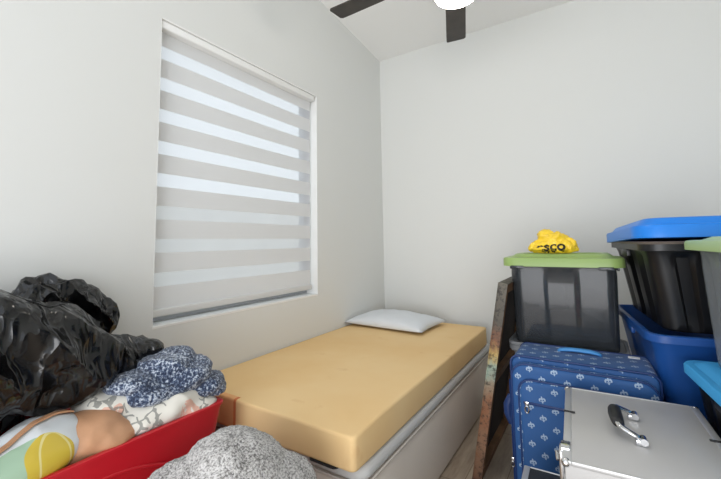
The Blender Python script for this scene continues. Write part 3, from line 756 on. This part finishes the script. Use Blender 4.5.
gy = soft('fleece_blanket', [((.81, -2.36, .49), (.17, .18, .165)), ((.78, -2.35, .535), (.13, .13, .125)), ((.70, -2.46, .46), (.11, .13, .13)), ((.895, -2.27, .46), (.10, .12, .125)), ((.81, -2.36, .32), (.19, .18, .16))],
          .009, M_sg, None, shf(.010, 6, 12, .005), 5, (.8, -2.38, .262), .262)
tag(gy, 'fluffy light grey fleece blanket heaped in front of the red bin', 'blanket')
M_card = mat('brown_cardboard', (168, 128, 88), .85, var=.06)
bm = bmesh.new(); box(bm, .58, 1.0, -2.60, -2.2, 0, .26, .004, 2)
for v in bm.verts: v.co -= Vector((.79, -2.4, 0))
tag(obj('cardboard_box', bm, M_card, None, 30, (.79, -2.4, 0)), 'brown cardboard box under the light grey fleece blanket', 'box')

# floral fabric
mfl = bpy.data.materials.new('floral_fabric'); mfl.use_nodes = True; t = NT(mfl); p = t.n['Principled BSDF']; co = t.coord()
wp = t.n.new('ShaderNodeTexNoise'); wp.inputs['Scale'].default_value = 18; t.link(co, wp.inputs['Vector'])
vm = t.n.new('ShaderNodeVectorMath'); vm.operation = 'MULTIPLY_ADD'; t.link(wp.outputs[1], vm.inputs[0]); vm.inputs[1].default_value = (.05, .05, .05); t.link(co, vm.inputs[2])
d1 = t.vor(11, vm.outputs[0]); pet = t.math('MULTIPLY', t.math('LESS_THAN', d1, .36), t.math('GREATER_THAN', t.noise(60, co, 2), .42))
d2 = t.vor(30, vm.outputs[0], feature='DISTANCE_TO_EDGE'); sel = t.noise(9, co, 2)
leaf = t.math('MULTIPLY', t.math('LESS_THAN', d2, .10), t.math('GREATER_THAN', sel, .57))
c = t.mix(t.math('MULTIPLY', pet, .75), lin((232, 228, 218)), lin((232, 172, 148))); c = t.mix(t.math('MULTIPLY', leaf, .7), c, lin((112, 114, 110)))
t.link(c, p.inputs['Base Color']); p.inputs['Roughness'].default_value = .85
fl = soft('floral_pillow', [((.35, -2.34, .63), (.12, .17, .055), (6, 0, 0)), ((.30, -2.47, .675), (.10, .09, .05)), ((.40, -2.24, .60), (.07, .11, .035)), ((.41, -2.40, .62), (.055, .10, .035)), ((.28, -2.25, .6), (.1, .12, .06))],
          .008, mfl, None, lambda p, n: .008*nz(p, 11, 6)+.005*ridge(p, 16, 2), 4, (.35, -2.34, .56))
tag(fl, 'white pillow with salmon and grey flowers under the navy fleece blanket', 'pillow')

# tan bag, white printed bag, strap
M_tan = mat('tan_leather', (196, 148, 112), .5, var=.1, vscale=10, bump=.25, bscale=50, bdist=.003)
tn = soft('tan_cushion', [((.37, -2.555, .635), (.085, .10, .058), (5, 10, 0)), ((.41, -2.50, .61), (.06, .08, .045)), ((.36, -2.58, .60), (.08, .10, .06))], .007, M_tan, None, lambda p, n: .006*nz(p, 14, 3)+.0025*ridge(p, 18, 8), 5, (.37, -2.55, .55))
tag(tn, 'smooth tan cushion in the red bin between printed bag and floral pillow', 'cushion')
mw = bpy.data.materials.new('white_printed_bag'); mw.use_nodes = True; t = NT(mw); p = t.n['Principled BSDF']; co = t.coord()
sx = t.n.new('ShaderNodeSeparateXYZ'); t.link(co, sx.inputs[0])
def ring(cx, cz, rx, rz_):
    a = t.math('DIVIDE', t.math('SUBTRACT', sx.outputs[1], cx), rx); b = t.math('DIVIDE', t.math('SUBTRACT', sx.outputs[0], cz), rz_)
    return t.math('ADD', t.math('MULTIPLY', a, a), t.math('MULTIPLY', b, b))
g_ = t.math('LESS_THAN', ring(.0, .085, .10, .045), 1)
y_ = t.math('LESS_THAN', ring(.075, .085, .055, .040), 1); wl = t.math('LESS_THAN', t.math('ABSOLUTE', t.math('SUBTRACT', ring(.085, .095, .035, .05), 1)), .13)
c = t.mix(t.math('MULTIPLY', g_, .8), lin((214, 219, 222)), lin((140, 178, 140))); c = t.mix(y_, c, lin((206, 180, 62))); c = t.mix(t.math('MULTIPLY', wl, t.math('MULTIPLY', y_, .7)), c, lin((226, 220, 160)))
t.link(c, p.inputs['Base Color']); p.inputs['Roughness'].default_value = .4
wb = soft('plastic_bag', [((.38, -2.72, .625), (.09, .16, .060), (8, 12, 0)), ((.35, -2.66, .665), (.08, .10, .05)), ((.38, -2.88, .60), (.09, .14, .05))], .008, mw, None, lambda p, n: .003*nz(p, 10, 3)+.003*ridge(p, 14, 8), 5, (.37, -2.74, .55))
tag(wb, 'white plastic bag with a yellow and green print in the red bin', 'bag')
wb.name = 'plastic_bag'
# tan strap lying across the printed bag
tb_ = bmesh.new(); tb_.from_mesh(wb.data); tree = BVHTree.FromBMesh(tb_); bm = bmesh.new()
rowA = []
for k in range(25):
    f = k/24; x = .415+(.352-.415)*f; y = -2.80+(-2.585+2.80)*f
    dirv = Vector((-.063, .215, 0)).normalized(); sd = Vector((dirv.y, -dirv.x, 0))
    row = []
    for s in (-.008, .008):
        q = Vector((x, y, 1.2))+sd*s-Vector(wb.location); h_ = tree.ray_cast(q, Vector((0, 0, -1)))
        zq = (h_[0].z+wb.location.z if h_[0] is not None else .66)
        zq = max(zq, .60)
        row.append((q.x+wb.location.x, q.y+wb.location.y, zq))
    mz = max(r_[2] for r_ in row)
    rowA.append([bm.verts.new((r_[0], r_[1], mz+.004+dz)) for r_ in row for dz in (0, .005)])
for A, B in zip(rowA[:-1], rowA[1:]):
    for a, b in ((0, 1), (1, 3), (3, 2), (2, 0)): bm.faces.new((A[a], A[b], B[b], B[a]))
bm.faces.new((rowA[0][0], rowA[0][1], rowA[0][3], rowA[0][2])); bm.faces.new((rowA[-1][0], rowA[-1][1], rowA[-1][3], rowA[-1][2]))
for v in bm.verts: v.co -= Vector((.38, -2.7, .62))
tb_.free()
tag(obj('strap', bm, M_tan, None, 40, (.38, -2.7, .62)), 'narrow tan leather strap lying across the white printed bag', 'strap')
